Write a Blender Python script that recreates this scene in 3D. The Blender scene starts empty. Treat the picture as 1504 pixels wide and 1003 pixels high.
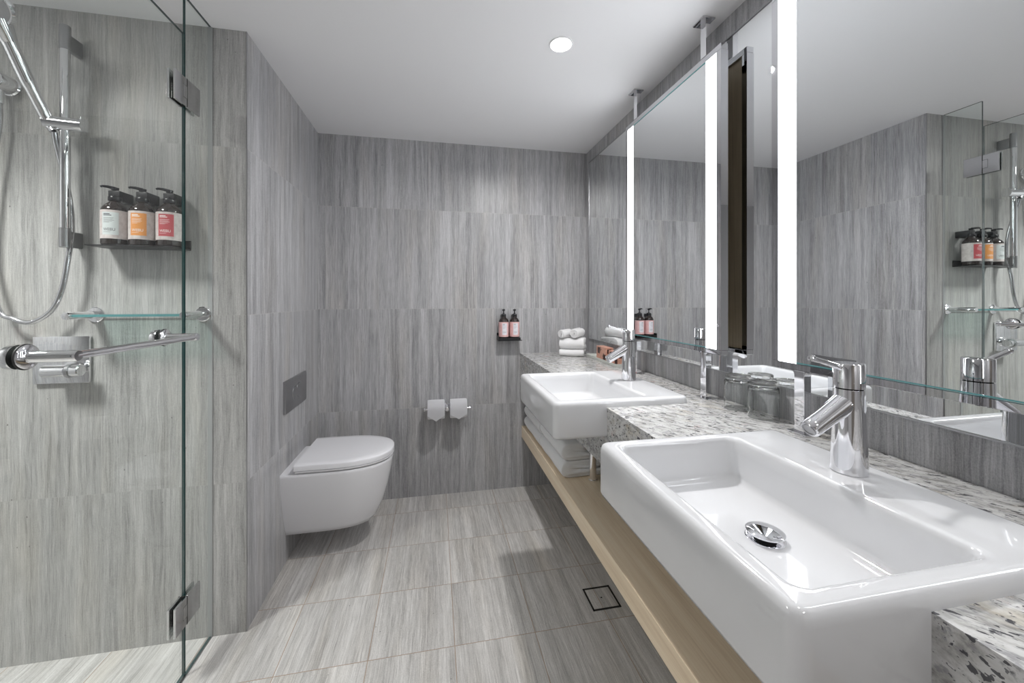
import bpy, bmesh, math, random
from mathutils import Vector, Matrix
random.seed(7)
SC = bpy.context.scene
COL = SC.collection
PI = math.pi
# ---------------------------------------------------------------- room dimensions (metres)
XL, XR = -0.669, 0.985          # toilet wall, vanity wall
YB, YN = 2.4385, 1.566          # back wall, shower end wall (and its return beside the toilet)
ZH = 2.1686                     # ceiling
XS, YR = -1.95, -1.25           # far shower wall, wall behind the camera
XG = -0.784                     # shower glass plane
J1, J2, J3 = 1.751, 1.148, 0.541

# ---------------------------------------------------------------- node helpers
def newmat(name):
    m = bpy.data.materials.new(name); m.use_nodes = True
    nt = m.node_tree; nt.nodes.clear()
    out = nt.nodes.new('ShaderNodeOutputMaterial')
    return m, nt, out
class G:
    def __init__(s, nt): s.nt = nt
    def n(s, t, **k):
        nd = s.nt.nodes.new(t)
        for a, v in k.items(): setattr(nd, a, v)
        return nd
    def put(s, sock, v):
        if isinstance(v, bpy.types.NodeSocket): s.nt.links.new(v, sock)
        else: sock.default_value = v
    def m(s, op, a, b=0.0, c=None):
        nd = s.n('ShaderNodeMath', operation=op)
        s.put(nd.inputs[0], a); s.put(nd.inputs[1], b)
        if c is not None: s.put(nd.inputs[2], c)
        return nd.outputs[0]
    def xyz(s, x, y, z):
        nd = s.n('ShaderNodeCombineXYZ')
        for i, v in enumerate((x, y, z)): s.put(nd.inputs[i], v)
        return nd.outputs[0]
    def noise(s, vec, scale=1.0, detail=4, rough=.55, dim='3D'):
        nd = s.n('ShaderNodeTexNoise', noise_dimensions=dim)
        s.put(nd.inputs['Vector'], vec); nd.inputs['Scale'].default_value = scale
        nd.inputs['Detail'].default_value = detail; nd.inputs['Roughness'].default_value = rough
        return nd.outputs[0]
    def ramp(s, fac, stops, interp='LINEAR'):
        nd = s.n('ShaderNodeValToRGB'); cr = nd.color_ramp; cr.interpolation = interp
        while len(cr.elements) < len(stops): cr.elements.new(.5)
        for e, (p, c) in zip(cr.elements, stops):
            e.position = p; e.color = (c if len(c) == 4 else (*c, 1)) if not isinstance(c, float) else (c, c, c, 1)
        s.put(nd.inputs[0], fac); return nd.outputs[0]
    def mix(s, fac, a, b, blend='MIX'):
        nd = s.n('ShaderNodeMix', data_type='RGBA', blend_type=blend)
        s.put(nd.inputs[0], fac); s.put(nd.inputs[6], a if not isinstance(a, tuple) else (*a, 1)); s.put(nd.inputs[7], b if not isinstance(b, tuple) else (*b, 1))
        return nd.outputs[2]
    def white(s, vec):
        nd = s.n('ShaderNodeTexWhiteNoise', noise_dimensions='3D'); s.put(nd.inputs['Vector'], vec); return nd.outputs['Value']
    def bump(s, h, strength=.2, dist=.002):
        nd = s.n('ShaderNodeBump'); s.put(nd.inputs['Height'], h)
        nd.inputs['Strength'].default_value = strength; nd.inputs['Distance'].default_value = dist
        return nd.outputs[0]
    def bsdf(s, out, color, rough=.5, metal=0.0, normal=None, spec=None, coat=None, ior=None, sheen=None):
        b = s.n('ShaderNodeBsdfPrincipled')
        s.put(b.inputs['Base Color'], (*color, 1) if isinstance(color, tuple) and len(color) == 3 else color)
        s.put(b.inputs['Roughness'], rough); s.put(b.inputs['Metallic'], metal)
        if normal is not None: s.put(b.inputs['Normal'], normal)
        if spec is not None: b.inputs['Specular IOR Level'].default_value = spec
        if coat is not None: b.inputs['Coat Weight'].default_value = coat; b.inputs['Coat Roughness'].default_value = .03
        if sheen is not None: b.inputs['Sheen Weight'].default_value = sheen; b.inputs['Sheen Roughness'].default_value = .4
        s.nt.links.new(b.outputs[0], out.inputs[0]); return b

def simple(name, color, rough=.5, metal=0.0, bump=None, **k):
    m, nt, out = newmat(name); g = G(nt)
    tc = g.n('ShaderNodeTexCoord').outputs['Object']
    nz = g.noise(tc, bump[0] if bump else 30, 3)
    nrm = g.bump(nz, bump[1], bump[2]) if bump else None
    rr = g.m('ADD', rough, g.m('MULTIPLY', g.m('SUBTRACT', nz, .5), .04 if rough > .1 else .015))
    g.bsdf(out, color, rr, metal, nrm, **k); return m

def stone(name, ax, ay, tw, th, ox, oy, grout, light, dark, rough=.35, gw=.0011, stagger=False, gmix=.6):
    """grey wood-vein limestone: bands and hairlines run along ay; tiles tw x th"""
    m, nt, out = newmat(name); g = G(nt)
    sp = g.n('ShaderNodeSeparateXYZ'); nt.links.new(g.n('ShaderNodeNewGeometry').outputs['Position'], sp.inputs[0])
    a, b = sp.outputs[ax], sp.outputs[ay]
    ib0 = g.m('DIVIDE', g.m('SUBTRACT', b, oy), th); ib = g.m('FLOOR', ib0); fb = g.m('FRACT', ib0)
    sh = g.m('MULTIPLY', g.m('FRACT', g.m('MULTIPLY', ib, .5)), tw) if stagger else 0.0
    ia0 = g.m('DIVIDE', g.m('SUBTRACT', g.m('SUBTRACT', a, ox), sh), tw); ia = g.m('FLOOR', ia0); fa = g.m('FRACT', ia0)
    r1 = g.white(g.xyz(ia, ib, 3.1)); r2 = g.white(g.xyz(ib, ia, 9.7))
    off = g.m('MULTIPLY', r1, 37.0)
    # slight waviness of the veins
    wav = g.m('MULTIPLY', g.m('SUBTRACT', g.noise(g.xyz(g.m('MULTIPLY', a, 14), g.m('MULTIPLY', b, 5.5), off), 1, 3), .5), .016)
    aw = g.m('ADD', a, wav)
    band = g.noise(g.xyz(g.m('MULTIPLY', aw, 26), g.m('MULTIPLY', b, .9), off), 1, 5, .62)
    fine = g.noise(g.xyz(g.m('MULTIPLY', aw, 115), g.m('MULTIPLY', b, 2.4), off), 1, 6, .7)
    hair = g.noise(g.xyz(g.m('MULTIPLY', aw, 400), g.m('MULTIPLY', b, 12), off), 1, 3, .7)
    grain = g.noise(g.xyz(g.m('MULTIPLY', a, 520), g.m('MULTIPLY', b, 300), off), 1, 2, .7)
    v = g.m('ADD', g.m('MULTIPLY', g.m('SUBTRACT', band, .5), 1.5), .5)
    v = g.m('ADD', v, g.m('MULTIPLY', g.m('SUBTRACT', fine, .5), 1.25))
    v = g.m('ADD', v, g.m('MULTIPLY', g.m('SUBTRACT', hair, .5), 1.45))
    v = g.m('ADD', v, g.m('MULTIPLY', g.m('SUBTRACT', grain, .5), .9))
    v = g.m('ADD', v, g.m('MULTIPLY', g.m('SUBTRACT', r2, .5), .10))
    col = g.mix(g.n('ShaderNodeClamp').outputs[0], dark, light)
    cl = nt.nodes[-2] if False else None
    clampn = [n for n in nt.nodes if n.bl_idname == 'ShaderNodeClamp'][0]; nt.links.new(v, clampn.inputs[0])
    # warm tint drift
    warm = g.noise(g.xyz(g.m('MULTIPLY', aw, 9), g.m('MULTIPLY', b, 1.4), off), 1, 2)
    col = g.mix(g.ramp(warm, [(.5, 0.0), (.75, .55)]), col, g.mix(1.0, col, (1.03, .985, .91), 'MULTIPLY'))
    # pits
    vo = g.n('ShaderNodeTexVoronoi', feature='F1'); g.put(vo.inputs['Vector'], g.xyz(g.m('MULTIPLY', a, 1), g.m('MULTIPLY', b, .8), off)); vo.inputs['Scale'].default_value = 34
    pr = g.white(g.xyz(*[vo.outputs['Position']]*1, 0, 0)) if False else g.n('ShaderNodeTexWhiteNoise', noise_dimensions='3D')
    nt.links.new(vo.outputs['Position'], pr.inputs['Vector'])
    pit = g.m('MULTIPLY', g.m('LESS_THAN', vo.outputs['Distance'], g.m('MULTIPLY', g.m('SUBTRACT', pr.outputs['Value'], .55), .16)), g.m('GREATER_THAN', pr.outputs['Value'], .62))
    col = g.mix(g.m('MULTIPLY', pit, .7), col, (.06, .055, .05))
    # joints
    ga, gb = gw/tw, gw/th
    ma = g.m('ADD', g.m('LESS_THAN', fa, ga), g.m('GREATER_THAN', fa, 1-ga))
    mb = g.m('ADD', g.m('LESS_THAN', fb, gb), g.m('GREATER_THAN', fb, 1-gb))
    gm = g.m('MINIMUM', g.m('ADD', ma, mb), 1.0)
    col = g.mix(g.m('MULTIPLY', gm, gmix), col, grout)
    hgt = g.m('SUBTRACT', g.m('MULTIPLY', hair, .25), g.m('ADD', g.m('MULTIPLY', gm, .8), pit))
    g.bsdf(out, col, g.m('ADD', rough, g.m('MULTIPLY', g.m('SUBTRACT', fine, .5), .15)), 0, g.bump(hgt, .18, .0015))
    return m

W_L, W_D = (.60, .60, .615), (.225, .225, .232)
M = {}
M['stone_x'] = stone('grey_vein_stone_facing_wall', 0, 2, .2935, J1-J2, .2539-.2935, J3, (.5, .49, .47), W_L, W_D, stagger=False)
M['stone_y'] = stone('grey_vein_stone_side_wall', 1, 2, .2935, J1-J2, YB-.02, J3, (.5, .49, .47), W_L, W_D)
M['stone_n'] = stone('grey_vein_stone_shower_wall', 0, 2, .2935, J1-J2, XL-.15, J3, (.42, .41, .4), (.56, .555, .545), (.24, .238, .232))
M['stone_f'] = stone('grey_vein_stone_floor', 0, 1, .287, .301, .067, 1.662, (.30, .21, .14), (.68, .665, .65), (.29, .28, .27), rough=.38, gw=.0013, gmix=.85)
M['paint'] = simple('white_ceiling_paint', (.88, .88, .895), .7, bump=(180, .05, .001))
M['rearpaint'] = simple('light_grey_wall_paint', (.55, .55, .56), .7)
M['ceramic'] = simple('white_glazed_ceramic', (.70, .705, .72), .07, spec=.6, coat=.5)
M['toilet'] = simple('white_toilet_ceramic', (.80, .80, .83), .10, spec=.5)
M['chrome'] = simple('polished_chrome', (.86, .86, .88), .045, 1.0)
M['steel'] = simple('polished_steel_frame', (.66, .66, .68), .015, 1.0)
M['brushed'] = simple('brushed_steel', (.42, .42, .43), .32, 1.0)
M['hinge'] = simple('satin_chrome_hinge', (.62, .62, .63), .10, 1.0)
M['black'] = simple('black_powder_coated_metal', (.012, .012, .014), .35)
M['blackplastic'] = simple('black_plastic', (.015, .015, .018), .28)
M['amber'] = simple('very_dark_amber_plastic', (.022, .014, .012), .12, coat=.6)
M['mirror'] = simple('mirror_silver', (.86, .875, .88), .0, 1.0)
M['seal'] = simple('dark_seal', (.03, .03, .03), .5)
M['sealgrey'] = simple('grey_silicone', (.35, .36, .36), .6)
M['doorpaint'] = simple('taupe_door_paint', (.22, .20, .18), .5)
M['void'] = simple('dark_gap', (.012, .011, .01), .8)
M['paper'] = simple('soft_white_paper', (.88, .88, .90), .85, bump=(400, .15, .0006))
M['teal'] = simple('teal_glass_edge', (.10, .27, .28), .12, spec=.5)
M['terry'] = simple('white_terry_cotton', (.90, .90, .905), .95, bump=(520, .8, .003), sheen=.3)
M['walnut'] = None

def oak():
    m, nt, out = newmat('pale_oak_veneer'); g = G(nt)
    sp = g.n('ShaderNodeSeparateXYZ'); nt.links.new(g.n('ShaderNodeNewGeometry').outputs['Position'], sp.inputs[0])
    x, y, z = sp.outputs
    n1 = g.noise(g.xyz(g.m('MULTIPLY', x, 26), g.m('MULTIPLY', y, 1.2), g.m('MULTIPLY', z, 26)), 1, 5, .6)
    n2 = g.noise(g.xyz(g.m('MULTIPLY', x, 330), g.m('MULTIPLY', y, 7), g.m('MULTIPLY', z, 330)), 1, 4, .7)
    v = g.m('ADD', g.m('MULTIPLY', n1, .6), g.m('MULTIPLY', n2, .4))
    col = g.ramp(v, [(.32, (.66, .51, .35)), (.5, (.82, .67, .49)), (.68, (.90, .78, .61))])
    g.bsdf(out, col, .5, 0, g.bump(n2, .2, .001)); return m
M['oak'] = oak()

def brownwood():
    m, nt, out = newmat('brown_wood_panel'); g = G(nt)
    sp = g.n('ShaderNodeSeparateXYZ'); nt.links.new(g.n('ShaderNodeNewGeometry').outputs['Position'], sp.inputs[0])
    x, y, z = sp.outputs
    n2 = g.noise(g.xyz(g.m('MULTIPLY', x, 90), g.m('MULTIPLY', y, 140), g.m('MULTIPLY', z, 3)), 1, 5, .7)
    g.bsdf(out, g.ramp(n2, [(.3, (.46, .37, .25)), (.7, (.66, .55, .40))]), .5); return m
M['brownwood'] = brownwood()

def granite():
    m, nt, out = newmat('speckled_white_granite'); g = G(nt)
    sp = g.n('ShaderNodeSeparateXYZ'); nt.links.new(g.n('ShaderNodeNewGeometry').outputs['Position'], sp.inputs[0])
    x, y, z = sp.outputs
    # diagonal flow: rotate in plan, then stretch
    p = g.m('ADD', g.m('MULTIPLY', x, .80), g.m('MULTIPLY', y, .60)); q = g.m('SUBTRACT', g.m('MULTIPLY', y, .80), g.m('MULTIPLY', x, .60))
    wp = g.m('MULTIPLY', g.m('SUBTRACT', g.noise(g.xyz(x, y, z), 16, 3), .5), .02)
    vec = g.xyz(g.m('ADD', p, wp), g.m('MULTIPLY', g.m('ADD', q, wp), .42), z)
    base = g.noise(vec, 55, 5, .65)
    col = g.ramp(base, [(.32, (.24, .235, .225)), (.44, (.46, .455, .44)), (.54, (.60, .60, .59)), (.72, (.68, .68, .68))])
    # warm feldspar patches
    w = g.noise(vec, 17, 3, .6)
    col = g.mix(g.ramp(w, [(.58, 0.0), (.72, .5)]), col, (.62, .55, .42))
    pk = g.noise(g.xyz(g.m('ADD', p, 3.3), q, z), 13, 3, .6)
    col = g.mix(g.ramp(pk, [(.66, 0.0), (.75, .5)]), col, (.55, .34, .31))
    # grey clots
    gc = g.noise(vec, 95, 4, .7)
    col = g.mix(g.ramp(gc, [(.53, 0.0), (.62, .8)]), col, (.30, .30, .31))
    # black mica flecks
    vo = g.n('ShaderNodeTexVoronoi', feature='F1'); 
    w3 = g.n('ShaderNodeTexNoise'); g.put(w3.inputs['Vector'], vec); w3.inputs['Scale'].default_value = 120; w3.inputs['Detail'].default_value = 3
    va = g.n('ShaderNodeVectorMath', operation='MULTIPLY_ADD'); nt.links.new(w3.outputs['Color'], va.inputs[0]); va.inputs[1].default_value = (.014, .014, .014); g.put(va.inputs[2], vec)
    g.put(vo.inputs['Vector'], va.outputs[0]); vo.inputs['Scale'].default_value = 130
    wn = g.n('ShaderNodeTexWhiteNoise', noise_dimensions='3D'); nt.links.new(vo.outputs['Position'], wn.inputs['Vector'])
    cl = g.noise(vec, 26, 3, .6)
    fl = g.m('MULTIPLY', g.m('LESS_THAN', vo.outputs['Distance'], g.m('MULTIPLY', wn.outputs['Value'], .42)), g.m('GREATER_THAN', g.m('ADD', wn.outputs['Value'], g.m('MULTIPLY', g.m('SUBTRACT', cl, .5), 1.9)), .68))
    col = g.mix(g.m('MULTIPLY', fl, .9), col, (.035, .035, .045))
    v2 = g.n('ShaderNodeTexVoronoi', feature='F1'); g.put(v2.inputs['Vector'], va.outputs[0]); v2.inputs['Scale'].default_value = 310
    w2 = g.n('ShaderNodeTexWhiteNoise', noise_dimensions='3D'); nt.links.new(v2.outputs['Position'], w2.inputs['Vector'])
    f2 = g.m('MULTIPLY', g.m('LESS_THAN', v2.outputs['Distance'], .36), g.m('GREATER_THAN', w2.outputs['Value'], .86))
    col = g.mix(g.m('MULTIPLY', f2, .8), col, (.07, .07, .08))
    g.bsdf(out, col, .16, 0, None, coat=.2); return m
M['granite'] = granite()

def glass_sheet(name, tint, ior=1.5):
    """thin architectural glass: tinted transparent body, fresnel gloss"""
    m, nt, out = newmat(name); g = G(nt)
    tr = g.n('ShaderNodeBsdfTransparent'); tr.inputs[0].default_value = (*tint, 1)
    gl = g.n('ShaderNodeBsdfGlossy'); gl.inputs['Roughness'].default_value = 0.0; gl.inputs[0].default_value = (1, 1, 1, 1)
    # Schlick reflectance from the angle between surface and view, the same on both faces of the sheet
    ge = g.n('ShaderNodeNewGeometry'); dp = g.n('ShaderNodeVectorMath', operation='DOT_PRODUCT')
    nt.links.new(ge.outputs['Incoming'], dp.inputs[0]); nt.links.new(ge.outputs['Normal'], dp.inputs[1])
    f0 = ((ior-1)/(ior+1))**2
    fac = g.m('ADD', f0, g.m('MULTIPLY', g.m('POWER', g.m('SUBTRACT', 1.0, g.m('ABSOLUTE', dp.outputs['Value'])), 5.0), 1-f0))
    mx = g.n('ShaderNodeMixShader'); nt.links.new(fac, mx.inputs[0]); nt.links.new(tr.outputs[0], mx.inputs[1]); nt.links.new(gl.outputs[0], mx.inputs[2])
    nt.links.new(mx.outputs[0], out.inputs[0]); return m
M['glass'] = glass_sheet('clear_shower_glass', (.965, .985, .975), 1.35)
def solidglass():
    m, nt, out = newmat('clear_drinking_glass'); g = G(nt)
    b = g.bsdf(out, (.97, .985, .98), .0); b.inputs['Transmission Weight'].default_value = 1; b.inputs['IOR'].default_value = 1.45
    return m
M['tumbler'] = solidglass()
M['shelfglass'] = glass_sheet('greenish_shelf_glass', (.80, .90, .88), 1.45)
M['glassedge'] = simple('dark_green_glass_edge', (.015, .05, .05), .1, spec=.8)
def emis(name, c, s):
    m, nt, out = newmat(name); e = nt.nodes.new('ShaderNodeEmission'); e.inputs[0].default_value = (*c, 1); e.inputs[1].default_value = s
    nt.links.new(e.outputs[0], out.inputs[0]); return m
M['led'] = emis('led_strip_diffuser', (.93, .96, 1.0), 5.6)
M['lamp'] = emis('downlight_lens', (1, .98, .95), 14.0)

# ---------------------------------------------------------------- mesh helpers
def smooth_mesh(me, ang=35):
    for p in me.polygons: p.use_smooth = True
    try: me.set_sharp_from_angle(angle=math.radians(ang))
    except Exception: pass
def obj(name, bm, mats, parent=None, smooth=True, ang=35):
    me = bpy.data.meshes.new(name)
    bmesh.ops.recalc_face_normals(bm, faces=bm.faces[:])
    bm.to_mesh(me); bm.free()
    if not isinstance(mats, (list, tuple)): mats = [mats]
    for m in mats: me.materials.append(M[m] if isinstance(m, str) else m)
    if smooth: smooth_mesh(me, ang)
    o = bpy.data.objects.new(name, me); COL.objects.link(o)
    if parent: o.parent = parent
    return o
def thing(name, label, cat, loc=(0, 0, 0), group=None, rz=0):
    o = bpy.data.objects.new(name, None); COL.objects.link(o); o.empty_display_size = .03
    o.location = loc; o.rotation_euler = (0, 0, rz); return tag(o, label, cat, group)
def tag(o, label, cat=None, group=None, kind=None):
    if label: o['label'] = label
    if cat: o['category'] = cat
    if group: o['group'] = group
    if kind: o['kind'] = kind
    return o
def struct(o, label=None):
    o['kind'] = 'structure'
    if label: o['label'] = label
    return o
def B(): return bmesh.new()
def box(bm, x0, x1, y0, y1, z0, z1, bev=0, seg=2, mat=0):
    b = bmesh.new()
    bmesh.ops.create_cube(b, size=1)
    for v in b.verts: v.co = Vector(((x0+x1)/2+v.co.x*(x1-x0), (y0+y1)/2+v.co.y*(y1-y0), (z0+z1)/2+v.co.z*(z1-z0)))
    if bev: bmesh.ops.bevel(b, geom=b.edges[:], offset=bev, segments=seg, profile=.6, affect='EDGES')
    for f in b.faces: f.material_index = mat
    add(bm, b); return bm
def add(bm, b, mx=None):
    if mx is not None: bmesh.ops.transform(b, matrix=mx, verts=b.verts[:])
    me = bpy.data.meshes.new('t'); b.to_mesh(me); b.free(); bm.from_mesh(me); bpy.data.meshes.remove(me)
def loft(bm, loops, cap0=True, cap1=True, mat=0, closed=True):
    rows = [[bm.verts.new(p) for p in L] for L in loops]
    n = len(rows[0]); fs = []
    for a, b in zip(rows, rows[1:]):
        for i in range(n if closed else n-1):
            j = (i+1) % n; fs.append(bm.faces.new((a[i], a[j], b[j], b[i])))
    if cap0: fs.append(bm.faces.new(rows[0][::-1]))
    if cap1: fs.append(bm.faces.new(rows[-1]))
    for f in fs: f.material_index = mat
    return rows
def lathe(bm, prof, c=(0, 0, 0), n=32, mat=0, axis='z', cap0=True, cap1=True):
    loops = []
    for r, h in prof:
        L = []
        for i in range(n):
            a = 2*PI*i/n; p, q = r*math.cos(a), r*math.sin(a)
            L.append({'z': (c[0]+p, c[1]+q, c[2]+h), 'x': (c[0]+h, c[1]+p, c[2]+q), 'y': (c[0]+p, c[1]+h, c[2]+q)}[axis])
        loops.append(L)
    loft(bm, loops, cap0, cap1, mat); return bm
def tube(bm, pts, r, n=14, mat=0, caps=True):
    pts = [Vector(p) for p in pts]
    rs = r if isinstance(r, (list, tuple)) else [r]*len(pts)
    loops = []; t0 = (pts[1]-pts[0]).normalized()
    nrm = t0.orthogonal().normalized()
    for i, p in enumerate(pts):
        t = (pts[min(i+1, len(pts)-1)]-pts[max(i-1, 0)]).normalized()
        nrm = (nrm - t*nrm.dot(t)).normalized(); bn = t.cross(nrm)
        loops.append([p+rs[i]*(math.cos(2*PI*k/n)*nrm+math.sin(2*PI*k/n)*bn) for k in range(n)])
    loft(bm, loops, caps, caps, mat); return bm
def spline(P, n=8):
    P = [Vector(p) for p in P]; out = []
    for i in range(len(P)-1):
        a = P[max(i-1, 0)]; b = P[i]; c = P[i+1]; d = P[min(i+2, len(P)-1)]
        for k in range(n):
            t = k/n
            out.append(.5*((2*b)+(c-a)*t+(2*a-5*b+4*c-d)*t*t+(3*b-a-3*c+d)*t**3))
    out.append(P[-1]); return out
def rr(x0, x1, y0, y1, r, z, n=6):
    L = []
    for cx, cy, a0 in ((x1-r, y0+r, -PI/2), (x1-r, y1-r, 0), (x0+r, y1-r, PI/2), (x0+r, y0+r, PI)):
        for k in range(n+1):
            a = a0+PI/2*k/n; L.append((cx+r*math.cos(a), cy+r*math.sin(a), z))
    return L

# ================================================================ ROOM SHELL
T = .06
def wall(name, x0, x1, y0, y1, z0, z1, m): return struct(obj(name, box(B(), x0, x1, y0, y1, z0, z1), m, smooth=False))
wall('floor', XS, XR, YR, YB, -T, 0, 'stone_f')
wall('ceiling', XS, XR, YR, YB, ZH, ZH+T, 'paint')
wall('wall_back', XL, XR, YB, YB+T, 0, ZH, 'stone_x')
wall('wall_left', XL-T, XL, YN+T, YB, 0, ZH, 'stone_y')
o = struct(obj('wall_shower_end', box(B(), XS, XL, YN, YN+T, 0, ZH), ['stone_n', 'stone_y'], smooth=False))
for p in o.data.polygons:
    if p.normal.x > .5: p.material_index = 1
wall('wall_shower_side', XS-T, XS, YR, YN, 0, ZH, 'stone_y')
wall('wall_right', XR, XR+T, YR, YB, 0, ZH, 'stone_y')
wall('wall_rear', XS, XR, YR-T, YR, 0, ZH, 'rearpaint')
# slim joint trims at the corners and the glass line
struct(obj('trim_1', box(B(), XL-.0005, XL+.0012, YN-.0012, YN+.004, 0, ZH), 'brushed'))
struct(obj('trim_2', box(B(), XG-.006, XG+.006, -.9, YN, 0, .003), 'brushed'))
# door behind the camera
bm = box(B(), -.55, .30, YR, YR+.035, 0, 2.05, .003)
d = struct(obj('door_1', bm, 'doorpaint'))
bm = B(); tube(bm, [(.22, YR+.035, 1.0), (.22, YR+.085, 1.0), (.20, YR+.09, 1.0), (.10, YR+.09, 1.0)], .009); lathe(bm, [(.025, 0), (.025, .006), (.02, .008)], (.22, YR+.035, 1.0), axis='y')
obj('door_handle', bm, 'chrome', d)

# floor drain
t = thing('floor_drain', 'square tile-insert drain with a dark frame in the floor under the oak shelf', 'drain', (.656, 1.466, 0))
q = PI*.0
def local(o): return o
bm = B(); s = .058
for a in ((-s, s, -s, -s+.006), (-s, s, s-.006, s), (-s, -s+.006, -s, s), (s-.006, s, -s, s)): box(bm, a[0], a[1], a[2], a[3], 0, .0022)
obj('drain_frame', bm, 'void', t)
obj('drain_cover', box(B(), -s+.008, s-.008, -s+.008, s-.008, 0, .0018, .0006), 'stone_f', t)
obj('lift_hole', lathe(B(), [(.0035, .0017), (.0035, .0022)], n=12), 'void', t)

# ================================================================ TOILET
TX, TY = XL, 2.05
def dee(hw, p, z, n=20, back=0.0, rc=.012, sq=2.35):
    """D outline: flat at the wall (x=back), superelliptic nose reaching x=p"""
    L = []; flat = p*.42
    for k in range(n+1):
        a = -PI/2+PI*k/n; c, s_ = math.cos(a), math.sin(a)
        x = flat+(p-flat)*abs(c)**(2/sq); y = hw*(1 if s_ > 0 else -1)*abs(s_)**(2/sq)
        L.append((x, y, z))
    return [(back, -hw, z), (back+flat*.5, -hw, z)] + L + [(back+flat*.5, hw, z), (back, hw, z)]
t = thing('wall_hung_toilet', 'white wall-hung toilet with closed lid on the left wall', 'toilet', (TX, TY, 0))
bm = B()
P = [(.085, .33, .118), (.103, .365, .122), (.118, .388, .15), (.139, .415, .21), (.158, .438, .29), (.172, .452, .36), (.180, .460, .41), (.181, .461, .420), (.178, .458, .4255), (.15, .42, .4265)]
loft(bm, [dee(*p) for p in P])
obj('bowl', bm, 'toilet', t, ang=50)
bm = B()
P = [(.170, .452, .4285, .062), (.179, .462, .430), (.182, .465, .434), (.182, .465, .4375), (.180, .463, .439)]
loft(bm, [dee(p[0], p[1], p[2], back=.062) for p in P]); obj('seat', bm, 'toilet', t, ang=50)
bm = B()
P = [(.179, .462, .4402), (.1825, .4655, .4418), (.1825, .4655, .460), (.181, .464, .4645), (.176, .459, .4668), (.15, .43, .4675)]
loft(bm, [dee(p[0], p[1], p[2], back=.056) for p in P]); obj('lid', bm, 'toilet', t, ang=50)
for y in (-.08, .08): obj('hinge_cover', lathe(B(), [(.009, 0), (.009, .010), (.007, .012)], (.045, y, .4265), 16), 'toilet', t)
obj('wall_gasket', box(B(), 0.0005, .003, -.10, .10, .15, .42), 'seal', t)

t = thing('flush_plate', 'brushed steel dual-flush plate on the left wall above the toilet', 'flush plate', (XL, 2.051, .757))
obj('plate', box(B(), .0005, .012, -.142, .142, -.0735, .0735, .002), 'brushed', t)
for y, r in ((-.028, .030), (.035, .038)):
    o = obj('button', lathe(B(), [(r, .012), (r, .0145), (r-.002, .0155), (r-.003, .0155)], (0, y, 0), 28, axis='x'), 'brushed', t)
    obj('ring', lathe(B(), [(r+.001, .0118), (r+.003, .0118), (r+.003, .0128), (r+.001, .0128)], (0, y, 0), 28, axis='x', cap0=False, cap1=False), 'chrome', o)

# ================================================================ TOILET ROLL HOLDER
t = thing('toilet_roll_holder', 'chrome double toilet roll holder on the back wall', 'toilet roll holder', (.0715, YB, .545))
bm = B(); lathe(bm, [(.022, 0), (.022, -.008), (.010, -.012), (.010, -.06), (.014, -.062), (.014, -.078), (.009, -.082)], (0, -.0005, 0), 24, axis='y')
obj('mount', bm, 'chrome', t)
bm = B(); tube(bm, [(-.135, -.070, 0), (.135, -.070, 0)], .0065)
for s_ in (-1, 1): lathe(bm, [(.004, -.004), (.011, -.002), (.011, .004), (.004, .006)], (s_*.135, -.070, 0), 16, axis='x')
obj('crossbar', bm, 'chrome', t)
def roll(xc, h0, lab):
    t = thing('toilet_roll', lab, 'toilet roll', (xc, YB-.070, .545), 'toilet rolls on the double holder')
    R, r, w = .056, .02, .050
    bm = B(); n = 40
    prof = [(r, -w), (R-.003, -w), (R, -w+.003), (R, w-.003), (R-.003, w), (r, w), (r, -w)]
    lathe(bm, prof, axis='x', n=n, cap0=False, cap1=False); obj('paper_roll', bm, 'paper', t)
    bm = B(); lathe(bm, [(r-.002, -w+.001), (r, -w+.001), (r, w-.001), (r-.002, w-.001), (r-.002, -w+.001)], axis='x', n=24, cap0=False, cap1=False); obj('core', bm, 'paper', t)
    # leading sheet folded to a point, lying over the front of the roll
    bm = B(); Rs = R+.0016
    cols = 14; rows = 16
    def P(u, a, rad): return (u*(w-.0015), -rad*math.sin(a), rad*math.cos(a))
    vs = []; drop = .058*h0
    for j in range(rows+1):
        if j <= 6: a = PI*.06+(PI*.44)*j/6; y, z, half = -Rs*math.sin(a)-.0012, Rs*math.cos(a)+.0012, 1.0
        else:
            k = (j-6)/(rows-6); y, z = -Rs-.0014-.003*k, -drop*k
            half = 1.0 if k < .42 else max(.02, 1-(k-.42)/.58)
        vs.append([bm.verts.new((( -half+2*half*i/cols)*(w-.0015), y, z)) for i in range(cols+1)])
    for j in range(rows):
        for i in range(cols): bm.faces.new((vs[j][i], vs[j][i+1], vs[j+1][i+1], vs[j+1][i]))
    bmesh.ops.solidify(bm, geom=bm.faces[:], thickness=.0012)
    obj('folded_sheet', bm, 'paper', t)
roll(.0715-.066, .93, 'left toilet roll of the holder, its sheet folded to a point')
roll(.0715+.066, .84, 'right toilet roll of the holder, beside the chrome mount')

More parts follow.
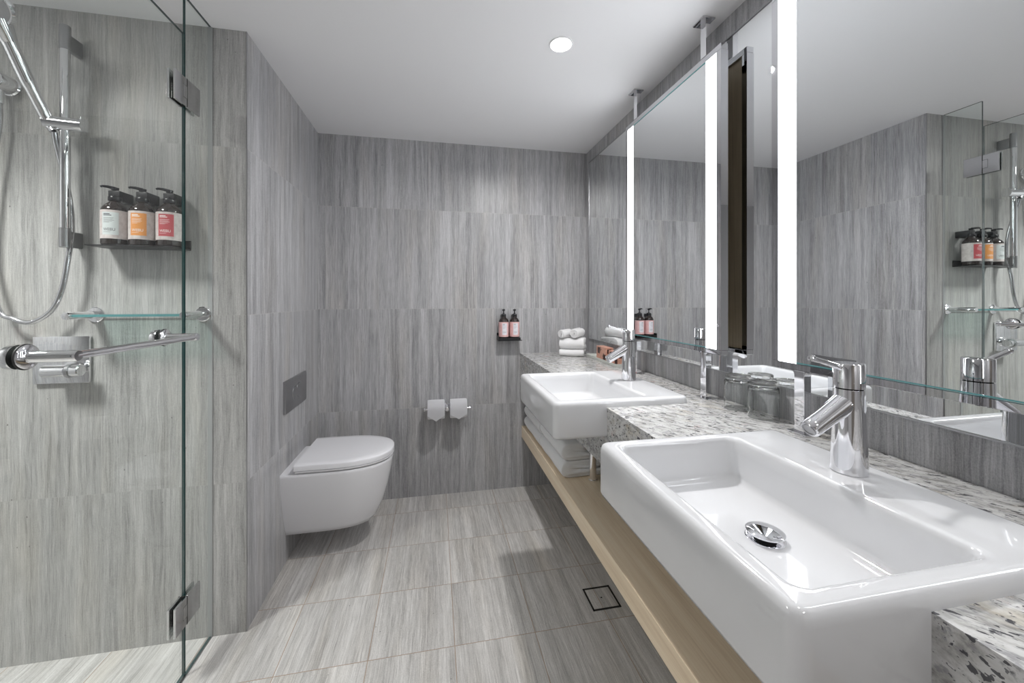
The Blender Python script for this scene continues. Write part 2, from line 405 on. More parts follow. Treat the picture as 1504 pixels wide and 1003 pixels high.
# ================================================================ VANITY
SINK = [(.330, .825), (1.152, 1.650)]          # y ranges of the basins
Y0 = -.25
bm = B(); yb = YB-.0005; xw = XR-.0005
cuts = sorted(SINK)
box(bm, .535, xw, Y0, yb, .66, .761)
ys = [Y0, cuts[0][0]+.003, cuts[0][1]-.003, cuts[1][0]+.003, cuts[1][1]-.003, yb]
for i, (a, b) in enumerate(zip(ys, ys[1:])):
    if i % 2 == 0: box(bm, .535, xw, a, b, .761, .857)
    else: box(bm, .822, xw, a, b, .761, .857)
tag(obj('granite_worktop', bm, 'granite', smooth=False), 'speckled white granite vanity worktop with deep front edge along the right wall', 'worktop')
bm = box(B(), .545, xw, Y0, yb, .319, .39, .0012, 1)
tag(obj('oak_shelf', bm, 'oak', smooth=False), 'long pale oak shelf under the basins', 'shelf')
def basin(y0, y1, lab):
    cx, cy = .594, (y0+y1)/2
    t = thing('wash_basin', lab, 'basin', (cx, cy, .762), 'rectangular ceramic basins')
    X0, X1 = .360-cx, .828-cx; A, C = y0-cy, y1-cy; Z = -.762
    o = .012
    L = []
    for ins, z, r in ((.03, .7625, .012), (.010, .7625, .018), (.003, .766, .02), (0.0, .774, .02), (0.0, .862, .02), (0.001, .870, .02), (.004, .8765, .018), (.009, .8795, .016), (.014, .8800, .014)):
        L.append(rr(X0+ins, X1-ins, A+ins, C-ins, max(r-ins*.3, .008), z+Z))
    I0, I1, J0, Jn = .390-cx, .688-cx, A+.028, C-.026
    for ins, z, r in ((-.006, .8800, .022), (0, .8795, .022), (.004, .877, .022), (.007, .871, .022), (.010, .85, .022), (.014, .80, .024), (.018, .791, .026), (.026, .7865, .030), (.040, .785, .035)):
        L.append(rr(I0+ins, I1-ins, J0+ins, Jn-ins, r, z+Z))
    bm = B(); loft(bm, L); ob = obj('bowl', bm, 'ceramic', t, ang=60)
    # pop-up waste
    ox = .562-cx
    w = obj('waste_flange', lathe(B(), [(.020, .7853+Z), (.031, .7853+Z), (.031, .7872+Z), (.028, .7882+Z), (.020, .7876+Z)], (ox, 0, 0), 36), 'chrome', t)
    obj('dark_gap', lathe(B(), [(.017, .787+Z), (.017, .7945+Z)], (ox, 0, 0), 28), 'void', w)
    obj('stopper', lathe(B(), [(.012, .7935+Z), (.027, .7945+Z), (.0305, .7965+Z), (.0300, .7985+Z), (.024, .8018+Z), (.014, .8040+Z), (.004, .8048+Z)], (ox, 0, 0), 40), 'chrome', t)
basin(*SINK[0], 'large white rectangular basin nearest the viewer with domed chrome waste')
basin(*SINK[1], 'smaller-looking white rectangular basin farther back, above the folded bath towels')

def faucet(y, lab):
    t = thing('basin_mixer_tap', lab, 'tap', (.757, y, .8803), 'chrome mixer taps')
    bm = B()
    lathe(bm, [(.0275, 0), (.0285, .0012), (.0283, .004), (.0262, .06), (.0245, .11), (.0238, .150), (.0238, .1545), (.022, .155)], n=40)
    obj('body', bm, 'chrome', t)
    bm = B()
    # slanted spout: round at root, flattened oval tip
    d = Vector((-.80, 0, -.45)).normalized(); up = Vector((0, 1, 0)).cross(d).normalized(); sd = Vector((0, 1, 0))
    st = Vector((-.002, 0, .132)); loops = []
    for s_, ry, rz in ((0, .020, .021), (.030, .0185, .0185), (.06, .0175, .0165), (.085, .0172, .0158), (.0985, .0170, .0152), (.1005, .0155, .0138)):
        c = st+d*s_; loops.append([c+sd*ry*math.cos(2*PI*k/32)+up*rz*math.sin(2*PI*k/32) for k in range(32)])
    loft(bm, loops); sp = obj('spout', bm, 'chrome', t)
    bm = B(); c = st+d*.1004-up*.0
    loops = []
    for s_, r in ((0, .0125), (.0016, .0125), (.0018, .0095), (.0006, .009)):
        loops.append([c+d*s_+sd*r*math.cos(2*PI*k/28)+up*r*.88*math.sin(2*PI*k/28) for k in range(28)])
    loft(bm, loops); obj('aerator', bm, 'brushed', sp)
    bm = B(); lathe(bm, [(.0225, .1560), (.0238, .1568), (.0238, .2000), (.0225, .2020), (.010, .2024)], n=40)
    c = obj('handle_cap', bm, 'chrome', t)
    bm = B(); tube(bm, [(-.010, 0, .190), (-.030, 0, .1975), (-.062, 0, .207), (-.083, 0, .2125)], [.0066, .0056, .0050, .0054], 16)
    lathe(bm, [(.0025, -.088), (.0060, -.087), (.0064, -.082), (.004, -.078)], (0, 0, .2135), 16, axis='x')
    obj('lever', bm, 'chrome', c)
    obj('temperature_mark', lathe(B(), [(.0022, -.0241), (.0022, -.0236)], (0, 0, .165), 10, axis='x'), 'brushed', c)
faucet(.590, 'tall chrome mixer tap on the nearest basin')
faucet(1.432, 'chrome mixer tap on the farther basin, in front of the pink boxes')

# chrome pipe under the worktop
t = thing('trap_pipe', 'short vertical chrome pipe between worktop and oak shelf beside the bath towels', 'pipe', (.692, 1.640, .3905))
obj('pipe', lathe(B(), [(.016, .006), (.016, .269)], n=24), 'chrome', t)
obj('collar', lathe(B(), [(.018, 0), (.018, .006), (.0165, .008)], n=24), 'chrome', t)

# ================================================================ MIRRORS
t = thing('wall_mirror', 'wide frameless mirror fixed flat on the right wall behind the hanging mirrors', 'mirror', (XR, 1.2, .951))
bm = B(); box(bm, -.006, -.0005, -1.35, 1.182, 0, 1.136)
o = obj('mirror_glass', bm, ['mirror', 'teal'], t, smooth=False)
for p in o.data.polygons:
    if abs(p.normal.x) < .5: p.material_index = 1
bm = B(); box(bm, -.009, -.0055, -1.35, 1.184, -.003, .0005); box(bm, -.009, -.0055, -1.35, 1.184, 1.1355, 1.139); box(bm, -.0085, -.0055, 1.180, 1.184, 0, 1.136)
obj('edge_channel', bm, 'brushed', t)

def hanging_mirror(y0, y1, posts, lab):
    XF, XBk = .9166, .9434; z0, z1 = 1.017, 2.042
    yc = (y0+y1)/2
    t = thing('illuminated_mirror', lab, 'mirror', (XF, yc, z0), 'framed light-up mirrors over the basins')
    a, b = y0-yc, y1-yc; h = z1-z0; d = XBk-XF; fw = .021
    bm = B()
    box(bm, 0, d, a, b, 0, fw-.004, .0012, 1); box(bm, 0, d, a, b, h-fw, h, .0012, 1)
    box(bm, 0, d, a, a+fw, fw-.004, h-fw); box(bm, 0, d, b-fw, b, fw-.004, h-fw)
    obj('frame', bm, 'steel', t)
    # diffuser strips
    for s0, s1 in ((a+fw, a+fw+.053), (b-fw-.053, b-fw)):
        obj('light_strip', box(B(), .0012, .008, s0, s1, fw-.004, h-fw), 'led', t, smooth=False)
    bm = B(); g0, g1 = a+fw+.053, b-fw-.053
    box(bm, .0012, .006, g0, g1, fw-.004, h-fw)
    o = obj('mirror_glass', bm, ['mirror', 'teal'], t, smooth=False)
    obj('glass_edge', box(B(), -.0006, .0012, g0, g1, fw-.003, fw-.0005), 'teal', o)
    obj('glass_edge', box(B(), -.0006, .0012, g0, g1, h-fw-.002, h-fw), 'teal', o)
    obj('back_panel', box(B(), .0135, .0165, a+fw, b-fw, fw-.004, h-fw), 'brownwood', t, smooth=False)
    for y in posts:
        yy = y-yc
        p = obj('upper_post', box(B(), -.0015, .0205, yy-.014, yy+.014, h, ZH-z0-.0005, .0008, 1), 'chrome', t)
        obj('ceiling_plate', box(B(), -.022, .026, yy-.028, yy+.028, ZH-z0-.006, ZH-z0-.0002, .001, 1), 'steel', p)
        p = obj('lower_post', box(B(), -.0015, .0205, yy-.014, yy+.014, .857-z0+.0005, 0, .0008, 1), 'chrome', t)
        obj('foot_plate', box(B(), -.013, .036, yy-.028, yy+.028, .8572-z0, .861-z0, .001, 1), 'chrome', p)
    # curved gussets where the lower posts meet the frame
    for y in posts:
        for s_ in (-1, 1):
            bm = B(); yy = y-yc+s_*.014; L = []
            for k in range(7):
                an = PI/2*k/6; L.append((yy+s_*.012*(1-math.sin(an)), -.012*(1-math.cos(an))))
            L = [(yy, 0)]+L
            r0 = [bm.verts.new((-.001, p[0], p[1])) for p in L]; r1 = [bm.verts.new((.020, p[0], p[1])) for p in L]
            bm.faces.new(r0); bm.faces.new(r1[::-1])
            for i in range(len(L)): bm.faces.new((r0[i], r1[i], r1[(i+1) % len(L)], r0[(i+1) % len(L)]))
            obj('gusset', bm, 'chrome', t)
hanging_mirror(.270, .920, (.360, .836), 'steel-framed light-up mirror over the nearest basin, cut by the picture edge')
hanging_mirror(1.1155, 1.764, (1.200, 1.668), 'steel-framed light-up mirror over the farther basin, seen whole')

# ================================================================ TUMBLERS
def tumbler(x, y, lab):
    t = thing('drinking_glass', lab, 'glass', (x, y, .8573), 'upturned drinking glasses')
    r, R = .0365, .0395
    prof = [(R, 0), (R, .078), (.0385, .088), (.0350, .092), (.0350, .104), (.034, .1055), (.0325, .1035), (.012, .1025)]
    inner = [(.0005, .088), (.030, .088), (.0365, .080), (.0378, .06), (.0380, 0), (R, 0)]
    bm = B(); lathe(bm, prof[::-1]+[], n=40, cap0=True, cap1=False)
    lathe(bm, inner, n=40, cap0=True, cap1=False); bmesh.ops.remove_doubles(bm, verts=bm.verts[:], dist=.0001)
    obj('glass_wall', bm, 'tumbler', t, ang=60)
tumbler(.938, .970, 'upturned clear drinking glass nearer the large tap on the worktop')
tumbler(.938, 1.066, 'upturned clear drinking glass beside the chrome post, farther back')

# ================================================================ TOWELS
def wob(p, s=40, a=.0012):
    return Vector((p[0]+a*math.sin(p[1]*s+p[2]*31), p[1]+a*math.sin(p[2]*s*1.3+p[0]*27), p[2]+a*math.sin(p[0]*s+p[1]*s*.6)))
def ribbon_solid(bm, path, t, length, nseg=16, bul=.004, seed=0):
    """thick closed strip following path (a,z) extruded along length axis; ends puffed"""
    pts = [Vector((p[0], p[1])) for p in path]; n = len(pts)
    left, right = [], []
    for i, p in enumerate(pts):
        d = (pts[min(i+1, n-1)]-pts[max(i-1, 0)]).normalized(); nn = Vector((-d.y, d.x))
        e = min(i, n-1-i); k = [.55, .85, .97][e] if e < 3 else 1
        left.append(p+nn*t/2*k); right.append(p-nn*t/2*k)
    outline = left+right[::-1]
    cen = []
    for i in range(n): cen.append(pts[i])
    cen = cen+cen[::-1]
    loops = []
    rnd = random.Random(seed)
    ph = rnd.random()*6
    for j in range(nseg+1):
        s = j/nseg; e = min(j, nseg-j)
        k = [.45, .80, .96][e] if e < 3 else 1.0
        x = -length/2+length*s
        if e == 1: x = (-length/2+.0025) if j == 1 else (length/2-.0025)
        if e == 2: x = (-length/2+.008) if j == 2 else (length/2-.008)
        L = []
        for o, c in zip(outline, cen):
            q = c+(o-c)*k
            L.append(wob((x+.0015*math.sin(q.y*300+ph), q.x, q.y), 42, .0011))
        loops.append(L)
    loft(bm, loops)
def u_path(x0, x1, zlo, zhi, n=8, amp=0):
    """C shape: open at x1 side, rounded at x0"""
    r = (zhi-zlo)/2; zc = (zhi+zlo)/2
    top = [(x1+(x0+r-x1)*k/10, zhi+amp*math.sin(k*1.3)) for k in range(10)]
    arc = [(x0+r-r*math.sin(PI*k/n), zc+r*math.cos(PI*k/n)) for k in range(n+1)]
    bot = [(x0+r+(x1-x0-r)*k/10, zlo) for k in range(1, 11)]
    return top+arc+bot
def towel(lab, loc, rz, length, depth, height, seed=0, group=None, name='folded_towel', cat='towel'):
    """fold faces local -y, extruded along local x"""
    bm = B(); t = height/4*.93
    ribbon_solid(bm, u_path(-depth/2+t/2, depth/2, t/2, height-t/2, amp=0), t, length, seed=seed)
    ribbon_solid(bm, u_path(-depth/2+t*1.55, depth/2-.006, t*1.5, height-t*1.5, amp=.0), t*.98, length-.006, seed=seed+5)
    o = obj(name, bm, 'terry', ang=80)
    m = o.modifiers.new('s', 'SUBSURF'); m.levels = 1; m.render_levels = 1
    o.location = loc; o.rotation_euler = (0, 0, rz)
    return tag(o, lab, cat, group)
# stack on the worktop, turned a little
rzt = -math.radians(28)
ctr = Vector((.835, 2.285, .8575))
towel('lower folded white hand towel, bottom of the stack on the worktop', ctr, rzt, .150, .135, .040, 1, 'hand towels stacked on the worktop')
towel('thicker folded white hand towel in the middle of the worktop stack, under the rolled cloths', ctr+Vector((0, 0, .0405)), rzt, .152, .13, .068, 2, 'hand towels stacked on the worktop')
def rolled(lab, loc, rz, length, R, seed):
    bm = B(); turns = 3.2; t = R/turns*.92; path = []
    for k in range(64):
        a = 2*PI*turns*k/63; r = R*(.12+.80*k/63)
        path.append((r*math.cos(a), R+r*math.sin(a)))
    ribbon_solid(bm, path, t, length, 12, seed=seed)
    o = obj('rolled_washcloth', bm, 'terry', ang=80); o.location = loc; o.rotation_euler = (0, 0, rz)
    return tag(o, lab, 'washcloth', 'rolled washcloths on top of the towel stack')
zt = .8575+.109
rolled('left rolled white washcloth on the towel stack, its coil facing the viewer', Vector((.790, 2.285, zt)), .62, .105, .026, 3)
rolled('right rolled white washcloth on the towel stack, nearer the mirror', Vector((.858, 2.262, zt)), .80, .110, .030, 9)
# bath towels on the oak shelf: two stacks of two
for (yc, ln, z, hh, lab, sd) in (
    (1.865, .37, .3905, .077, 'lower folded white bath towel of the near pair on the oak shelf', 11),
    (1.862, .365, .4680, .078, 'upper folded white bath towel of the near pair, under the farther basin', 12),
    (2.245, .36, .3905, .070, 'lower folded white bath towel of the far pair, next to the back wall', 13),
    (2.245, .355, .4610, .070, 'upper folded white bath towel of the far pair, next to the back wall', 14)):
    towel(lab, Vector((.555+.165, yc, z)), -PI/2, ln, .33, hh, sd, 'bath towels on the oak shelf')

# ================================================================ TRAY AND BOXES
t = thing('amenity_tray', 'narrow pale tray on the worktop below the wall mirror', 'tray', (.934, 2.02, .8575))
M['tray'] = simple('pale_stone_tray', (.62, .64, .60), .25)
bm = B(); L = [rr(-.038, .038, -.195, .195, .006, 0), rr(-.041, .041, -.198, .198, .006, .014), rr(-.041, .041, -.198, .198, .006, .0165), rr(-.038, .038, -.195, .195, .006, .0165), rr(-.036, .036, -.193, .193, .006, .006)]
loft(bm, L); obj('tray_body', bm, 'tray', t)
def pinkmat():
    m, nt, out = newmat('pink_printed_card'); g = G(nt); tc = g.n('ShaderNodeTexCoord').outputs['Object']
    g.bsdf(out, g.ramp(g.noise(tc, 60, 5, .7), [(.3, (.52, .24, .17)), (.6, (.66, .37, .28)), (.8, (.74, .52, .44))]), .5); return m
M['pink'] = pinkmat(); M['brownprint'] = simple('dark_brown_print', (.06, .022, .018), .45)
def carton(y, w, h, lab, sd):
    t = thing('amenity_box', lab, 'box', (.935, y, .8638), 'pink printed boxes on the tray')
    obj('carton', box(B(), -.022, .022, -w/2, w/2, 0, h, .0008, 1), 'pink', t)
    r = random.Random(sd); bm = B()
    # leafy print on the long face: fans of petals in dark brown
    for (cy, cz, s, k0) in ((.010, h*.80, .020, 5), (-w*.34, h*.22, .030, 8)):
        for k in range(k0):
            a = (k+.5)/k0*PI*2*(.5 if s > .02 else 1)+.2
            L = s*r.uniform(.7, 1.1)
            pts = [(0, 0), (.5*L, .16*L), (L, 0), (.5*L, -.16*L)]
            vs = []
            for px, pz in pts:
                yy = cy+px*math.cos(a)-pz*math.sin(a); zz = cz+px*math.sin(a)+pz*math.cos(a)
                vs.append(bm.verts.new((-.0224, max(-w/2+.001, min(w/2-.001, yy)), max(.001, min(h-.001, zz)))))
            bm.faces.new(vs)
    box(bm, -.0225, -.0221, w*.12, w*.36, h*.45, h*.92); box(bm, -w*0-.0225, -.0221, -w*.48, -w*.20, .002, h*.28)
    box(bm, -.014, .010, -w/2-.0004, -w/2, h*.55, h*.88)
    obj('floral_print', bm, 'brownprint', t, smooth=False)
carton(2.045, .125, .072, 'left pink printed box on the tray, behind the far tap spout', 1)
carton(1.895, .105, .064, 'right pink printed box on the tray, partly hidden by the far tap', 2)

# ================================================================ PUMP BOTTLES
def fontmesh(txt, size):
    c = bpy.data.curves.new('f', 'FONT'); c.body = txt; c.size = size
    o = bpy.data.objects.new('f', c); COL.objects.link(o); bpy.context.view_layer.update()
    me = bpy.data.meshes.new_from_object(o.evaluated_get(bpy.context.evaluated_depsgraph_get()))
    bpy.data.objects.remove(o); return me
def labelmat(name, c0, c1):
    m, nt, out = newmat(name); g = G(nt); tc = g.n('ShaderNodeTexCoord').outputs['Object']
    g.bsdf(out, g.ramp(g.noise(tc, 55, 4, .7), [(.35, c0), (.65, c1)]), .55); return m
M['lab_cream'] = labelmat('cream_pink_paper', (.55, .48, .47), (.72, .66, .64))
M['lab_pink'] = labelmat('pink_paper', (.72, .40, .40), (.80, .55, .54))
for n_, c_ in dict(p_white=(.66, .70, .70), p_orange=(.80, .33, .09), p_red=(.52, .085, .10), p_pale=(.78, .77, .82), ink=(.06, .06, .07), ink_w=(.92, .86, .84), ink_g=(.36, .38, .40)).items(): M[n_] = simple('print_'+n_, c_, .5)
def bottle(x, y, z, R, H, face, lab, group, lmat, panel, ink, word, pump_dir=-1, pumplen=.04, pan=(-.35, .62)):
    """face: angle (from +x axis) that the label panel faces"""
    t = thing('pump_bottle', lab, 'pump bottle', (x, y, z), group)
    hb = H*.66
    bm = B(); lathe(bm, [(R*.86, 0), (R*.97, .003), (R, .008), (R, hb*.90), (R*.96, hb*.955), (R*.80, hb*1.03), (R*.50, hb*1.11), (R*.40, hb*1.15), (R*.40, hb*1.18)], n=36)
    obj('bottle_body', bm, 'amber', t)
    l0, l1 = hb*.16, hb*.89
    def patch(a0, a1, z0, z1, rad, n=24, th=.0004):
        bm = B(); v = []
        for i in range(n+1):
            a = face+a0+(a1-a0)*i/n
            v.append([bm.verts.new((q*math.cos(a), q*math.sin(a), zz)) for q, zz in ((rad, z0), (rad, z1), (rad+th, z1), (rad+th, z0))])
        for p, q in zip(v, v[1:]):
            for k in range(4): bm.faces.new((p[k], q[k], q[(k+1) % 4], p[(k+1) % 4]))
        bm.faces.new(v[0]); bm.faces.new(v[-1][::-1]); return bm
    lb = obj('label', patch(-2.0, 2.0, l0, l1, R, 40), lmat, t)
    ph = l1-l0; z0, z1 = l0+ph*.13, l1-ph*.08
    pn = obj('label_panel', patch(pan[0], pan[1], z0, z1, R+.0004, 16, .0003), panel, lb); tag(pn, 'coloured panel of the label')
    # print: heading and text lines, then the word near the bottom
    bm = B(); rad = R+.00075; wpan = pan[1]-pan[0]
    rows = [(.90, .50, .035), (.84, .62, .035), (.74, .78, .012), (.69, .70, .012), (.64, .80, .012), (.59, .66, .012), (.54, .45, .012), (.12, .55, .010)]
    for f, w, hh in rows:
        a0 = pan[0]+wpan*.10; a1 = a0+wpan*w*.8; zz = z0+(z1-z0)*f
        v = []
        for i in range(9):
            a = face+a0+(a1-a0)*i/8
            v.append((bm.verts.new((rad*math.cos(a), rad*math.sin(a), zz)), bm.verts.new((rad*math.cos(a), rad*math.sin(a), zz+(z1-z0)*hh))))
        for p, q in zip(v, v[1:]): bm.faces.new((p[0], q[0], q[1], p[1]))
    sz = (z1-z0)*.17
    me = fontmesh(word, sz); wid = max(v.co.x for v in me.vertices)
    b2 = bmesh.new(); b2.from_mesh(me)
    for v in b2.verts:
        a = face+pan[0]+wpan*.10+v.co.x/rad*min(1, wpan*.7*rad/wid); zz = z0+(z1-z0)*.18+v.co.y
        v.co = Vector(((rad+.0001)*math.cos(a), (rad+.0001)*math.sin(a), zz))
    add(bm, b2)
    obj('print', bm, ink, lb, smooth=False)
    # pump
    k = H*.78
    bm = B(); lathe(bm, [(R*.48, hb*1.16), (R*.50, hb*1.17), (R*.50, k+.010), (R*.46, k+.012), (R*.22, k+.013), (R*.20, k+.018), (R*.11, k+.019), (R*.11, H*.945), (R*.26, H*.95), (R*.30, H*.995), (R*.12, H)], n=24)
    p = obj('pump', bm, 'blackplastic', t)
    dx, dy = math.cos(pump_dir), math.sin(pump_dir)
    bm = B(); tube(bm, [(0, 0, H*.985), (dx*pumplen*.5, dy*pumplen*.5, H*1.0), (dx*pumplen*.85, dy*pumplen*.85, H*1.0), (dx*pumplen, dy*pumplen, H*.985)], [R*.16, R*.13, R*.11, R*.09], 10)
    obj('nozzle', bm, 'blackplastic', p)
    return t
# shower trio on its rack
RX = [(-1.0338, 'p_white', 'ink', 'leftmost shower pump bottle with pale grey label panel'),
      (-.9560, 'p_orange', 'ink_w', 'middle shower pump bottle with orange label panel'),
      (-.8782, 'p_red', 'ink_w', 'right-hand shower pump bottle with red label panel, by the glass edge')]
t = thing('bottle_rack', 'black metal rack holding three pump bottles on the shower wall', 'rack', (-.969, YN, 1.372))
bm = B(); box(bm, -.120, .125, -.098, -.0005, 0, .004, .001, 1); box(bm, -.120, .125, -.005, -.0005, 0, .034)
obj('ledge', bm, 'black', t)
for x, *_ in RX:
    bm = B(); dx = x+.969
    box(bm, dx-.016, dx+.016, -.062, -.0005, .152, .186, .003, 2)
    obj('neck_bracket', bm, 'black', t)
for x, pnl, ink, lab in RX:
    bottle(x, YN-.056, 1.3765, .0345, .192, -1.15, lab, 'pump bottles in the shower', 'lab_cream', pnl, ink, 'WEBU', -PI/2-1.0, .034, (-.78, .42))
# back wall pair
t = thing('bottle_rack', 'black metal rack holding two pump bottles on the back wall', 'rack', (.455, YB, .945))
bm = B(); box(bm, -.072, .076, -.078, -.0005, 0, .004, .001, 1); box(bm, -.072, .066, -.078, -.074, 0, .020); box(bm, -.072, .076, -.005, -.0005, 0, .045); box(bm, -.072, -.069, -.078, -.0005, 0, .03)
obj('ledge', bm, 'black', t)
for dx in (-.0345, .0345): obj('neck_bracket', box(B(), dx-.014, dx+.014, -.052, -.0005, .138, .160, .003, 2), 'black', t)
for dx, lab in ((-.0345, 'left pink-labelled pump bottle on the back wall rack'), (.0345, 'right pink-labelled pump bottle on the back wall rack, nearer the corner')):
    bottle(.455+dx, YB-.041, .9495, .0310, .190, -PI/2-.1, lab, 'pump bottles on the back wall', 'lab_pink', 'p_pale', 'ink_g', 'WEBU', -PI/2-.1, .030, (-.35, .62))

# ================================================================ SHOWER ENCLOSURE
def pane(bm, y0, y1, z0, z1, t=.0075): box(bm, -t/2, t/2, y0, y1, z0, z1, 0)
def glassobj(name, bm, parent, extra=None):
    o = obj(name, bm, ['glass', 'glassedge'], parent, smooth=False)
    for p in o.data.polygons:
        if abs(p.normal.x) < .5: p.material_index = 1
    return o
yf = 1.4155
t = thing('fixed_glass_panel', 'narrow fixed shower glass panel from floor to ceiling beside the tiled wall corner', 'glass panel', (XG, 0, 0))
glassobj('glass', (lambda b: (pane(b, yf+.002, YN-.001, .0035, ZH-.0005), b)[1])(B()), t)
bm = B(); box(bm, -.007, .007, YN-.0035, YN-.0005, .003, ZH-.001)
obj('wall_seal', bm, 'sealgrey', t)
dt = thing('glass_shower_door', 'frameless hinged glass shower door at the left with chrome towel-bar handle', 'shower door', (XG, 0, 0))
glassobj('glass', (lambda b: (pane(b, .62, yf-.003, .012, 2.043), b)[1])(B()), dt)
def hinge(z, p):
    h = obj('hinge', (lambda b: (box(b, .0052, .012, 1.3545, 1.411, z-.045, z+.045, .001, 1), box(b, -.012, -.0052, 1.3545, 1.411, z-.045, z+.045, .001, 1),
        box(b, .0052, .012, 1.4125, 1.481, z-.045, z+.045, .001, 1), box(b, -.012, -.0052, 1.4125, 1.481, z-.045, z+.045, .001, 1),
        box(b, -.0125, .0125, 1.393, 1.4135, z-.02, z+.02, .001, 1), b)[-1])(B()), 'hinge', p)
    bm = B(); box(bm, .0118, .0122, 1.392, 1.393, z-.02, z+.02); box(bm, .0118, .0122, 1.392, 1.412, z+.0195, z+.0205); box(bm, .0118, .0122, 1.392, 1.412, z-.0205, z-.0195); box(bm, -.0128, .0128, 1.4108, 1.4122, z-.045, z+.045)
    obj('pivot_seam', bm, 'void', h)
hinge(1.856, dt); hinge(.215, dt)
zb = 1.089
hb = obj('towel_bar_handle', tube(B(), [(.084, .922, zb), (.084, 1.324, zb)], .0085, 20), 'chrome', dt)
for y in (.922, 1.316):
    bm = B()
    lathe(bm, [(.024, .0052), (.024, .010), (.021, .013), (.0125, .015), (.0115, .020), (.0115, .088), (.010, .092)], (0, y, zb), 32, axis='x')
    lathe(bm, [(.024, -.0052), (.024, -.018), (.022, -.021), (.008, -.022)], (0, y, zb), 32, axis='x')
    s_ = obj('standoff', bm, 'chrome', hb)
    obj('rubber_washer', lathe(B(), [(.0255, .0050), (.0255, .0068)], (0, y, zb), 28, axis='x'), 'seal', s_)

# glass shelf
t = thing('glass_shelf', 'glass shelf on two round chrome brackets on the shower wall below the bottles', 'shelf', (-.966, YN, 1.149))
bm = B(); box(bm, -.158, .158, -.105, -.012, -.004, .004)
o = obj('shelf_glass', bm, ['shelfglass', 'teal'], t, smooth=False)
for p in o.data.polygons:
    if abs(p.normal.z) < .5: p.material_index = 1
for x in (-.160, .160):
    obj('bracket', lathe(B(), [(.026, -.0005), (.026, -.005), (.0235, -.007), (.0235, -.0071), (.012, -.0075), (.012, -.112), (.0105, -.115), (.002, -.1155)], (x, 0, 0), 28, axis='y'), 'chrome', t)

# mixer
t = thing('shower_mixer', 'square chrome shower mixer plate with round handle on the shower wall', 'shower mixer', (-1.2155, YN, 1.0))
obj('plate', box(B(), -.078, .078, -.012, -.0005, -.078, .078, .0025, 2), 'chrome', t)
obj('stem', lathe(B(), [(.026, -.0122), (.026, -.018), (.016, -.020), (.016, -.040)], (.035, 0, -.028), 28, axis='y'), 'chrome', t)
h = obj('handle', lathe(B(), [(.017, -.052), (.0195, -.050), (.0195, .010), (.0178, .0105), (.0178, .0125), (.0195, .013), (.0195, .046), (.017, .048)], (.040, -.055, -.030), 32, axis='x'), 'chrome', t)
obj('grip_ring', lathe(B(), [(.0195, .014), (.0225, .015), (.0225, .024), (.0195, .025)], (.040, -.055, -.030), 32, axis='x'), 'brushed', h)
# riser rail, handset, hose, outlet
RXx, RY = -1.168, YN-.06
t = thing('shower_rail', 'vertical chrome riser rail with sliding holder on the shower wall', 'shower rail', (RXx, YN, 1.37))
o = obj('rail', lathe(B(), [(.0115, 0), (.0125, .002), (.0125, .705), (.0115, .707)], (0, -.06, 0), 24), 'chrome', t)
for z in (.026, .664):
    o2 = obj('wall_bracket', box(B(), -.009, .005, -.058, -.0005, z-.026, z+.026, .002, 1), 'brushed', t)
obj('end_cap', lathe(B(), [(.0138, .634), (.0138, .708), (.012, .711), (.003, .712)], (0, -.06, 0), 24), 'brushed', t)
obj('end_cap', lathe(B(), [(.012, -.003), (.0138, -.001), (.0138, .060)], (0, -.06, 0), 24), 'brushed', t)
bm = B(); tube(bm, [(-.040, -.075, .392), (.050, -.060, .392)], .0205, 20); box(bm, .046, .051, -.072, -.044, .376, .418, .001, 1)
s_ = obj('slider', bm, 'chrome', t)
# handset: from the slider up to the left and towards the room
t = thing('hand_shower', 'chrome hand shower resting slanted in the rail holder', 'hand shower', (RXx-.030, YN-.077, 1.762))
p0 = Vector((.012, .006, -.028)); p1 = Vector((0, 0, 0)); p2 = Vector((-.0140, -.100, .185)); p3 = Vector((-.022, -.150, .270))
obj('grip', tube(B(), spline([p0, p1, p1.lerp(p2, .5)+Vector((0, -.004, 0)), p2], 6), [.0135]*6+[.0155]*6+[.018]*6+[.019]), 'chrome', t)
dirv = (p3-p2).normalized()
bm = B(); tube(bm, [p2, p2+dirv*.03, p2+dirv*.055], [.0195, .025, .030], 24)
ax = Vector((.10, -.80, -.55)).normalized(); c0 = p2+dirv*.085
tube(bm, [c0-ax*.016, c0-ax*.010, c0+ax*.006, c0+ax*.012], [.030, .050, .054, .050], 36)
obj('spray_head', bm, 'chrome', t)
bm = B(); tube(bm, [c0+ax*.0121, c0+ax*.0130], [.046, .046], 32); obj('spray_face', bm, 'brushed', t)
# wall outlet
t = thing('hose_outlet', 'round chrome hose outlet on the shower wall at the left edge', 'hose outlet', (-1.362, YN, 1.895))
obj('outlet_body', lathe(B(), [(.032, -.0005), (.032, -.006), (.029, -.010), (.029, -.052), (.027, -.056), (.004, -.057)], (0, 0, 0), 32, axis='y'), 'chrome', t)
obj('hose_nut', lathe(B(), [(.0105, -.070), (.0105, -.026)], (0, -.034, 0), 16), 'chrome', t)
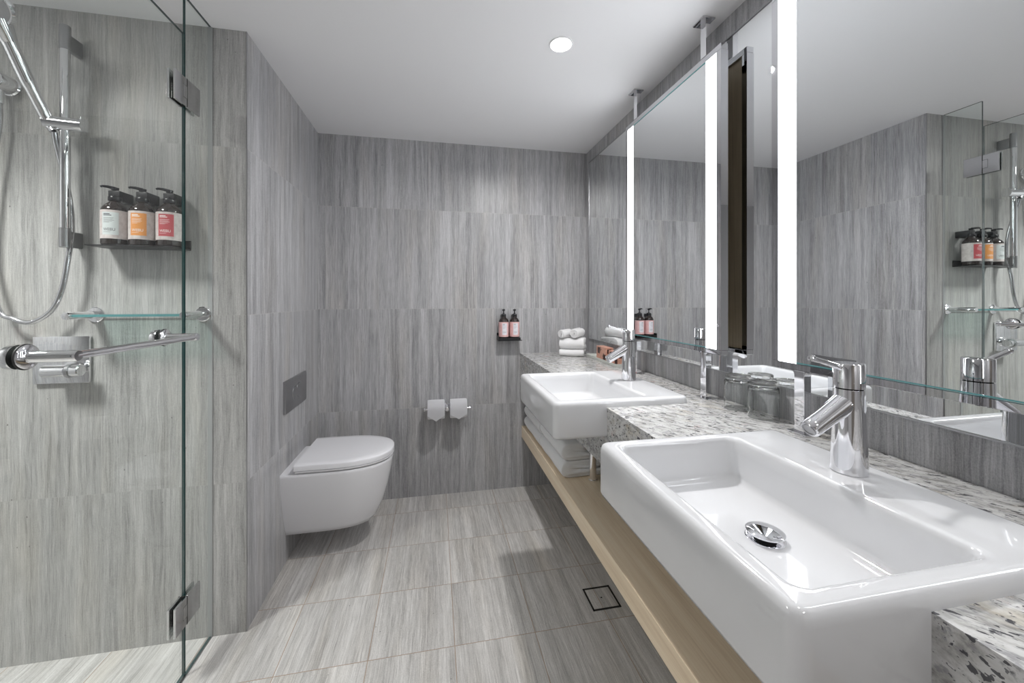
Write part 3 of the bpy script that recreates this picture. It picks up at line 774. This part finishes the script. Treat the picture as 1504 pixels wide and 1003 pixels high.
# hose
M['hose'] = simple('silver_hose', (.62, .62, .64), .22, 1.0)
hp = [(-1.362, YN-.034, 1.832), (-1.362, YN-.036, 1.74), (-1.385, YN-.040, 1.55), (-1.392, YN-.045, 1.35), (-1.352, YN-.05, 1.175), (-1.310, YN-.052, 1.139), (-1.262, YN-.052, 1.128), (-1.210, YN-.052, 1.165), (-1.182, YN-.052, 1.235), (-1.168, YN-.050, 1.330), (-1.170, YN-.034, 1.42), (-1.176, YN-.032, 1.52), (-1.186, YN-.044, 1.62), (-1.188, YN-.064, 1.70), (-1.187, YN-.071, 1.732)]
tag(obj('shower_hose', tube(B(), spline(hp, 10), .0072, 12), 'hose'), 'silver shower hose looping from the wall outlet up to the hand shower', 'hose')

# ================================================================ DOWNLIGHTS AND ADDED FILL LAMPS
def downlight(x, y, power, lab, size=.07, spread=120, color=(1, .985, .975)):
    t = thing('ceiling_downlight_or_fill', lab, 'downlight', (x, y, ZH))
    R = max(.042, size/2+.008)
    obj('trim_ring', lathe(B(), [(R-.004, -.0002), (R+.003, -.0002), (R+.002, -.003), (R-.003, -.0036), (R-.004, -.0008)], n=40), 'paint', t)
    obj('lens', lathe(B(), [(.001, -.0006), (R-.005, -.0006), (R-.006, -.0024), (.001, -.0024)], n=40), 'lamp', t)
    l = bpy.data.lights.new('lamp', 'AREA'); l.shape = 'DISK'; l.size = size; l.energy = power; l.color = color; l.spread = math.radians(spread)
    o = bpy.data.objects.new('lamp', l); COL.objects.link(o); o.location = (0, 0, -.006); o.parent = t
downlight(.4685, 1.4121, 7.2, 'round recessed ceiling downlight over the floor in front of the basins', .07, 165)
downlight(.4685, .25, .3, 'round recessed ceiling downlight above the nearest basin, outside the picture')
downlight(-1.45, .80, 10, 'added round fill lamp in the shower ceiling, outside the picture', .3, 114)  # unseen soft lamp added to brighten the shower wall and ceiling
downlight(.45, -.75, 3, 'added round fill lamp on the ceiling behind the camera near the door', .2, 150)  # unseen lamp added as fill for the faces turned towards the camera

# ================================================================ WORLD, CAMERA
w = bpy.data.worlds.new('World'); SC.world = w; w.use_nodes = True
w.node_tree.nodes['Background'].inputs[0].default_value = (.8, .85, .9, 1); w.node_tree.nodes['Background'].inputs[1].default_value = .2
cam = bpy.data.cameras.new('Camera'); co = bpy.data.objects.new('Camera', cam); COL.objects.link(co)
co.location = (0, 0, 1.2); co.rotation_euler = (PI/2, 0, -.195)
cam.sensor_width = 36; cam.lens = 571.45/1504*36; cam.shift_y = -(501.5-440)/1504; cam.clip_start = .02
SC.camera = co
SC.view_settings.view_transform = 'Standard'; SC.view_settings.look = 'None'; SC.view_settings.gamma = 1
SC.view_settings.use_curve_mapping = False; SC.view_settings.exposure = 0.86
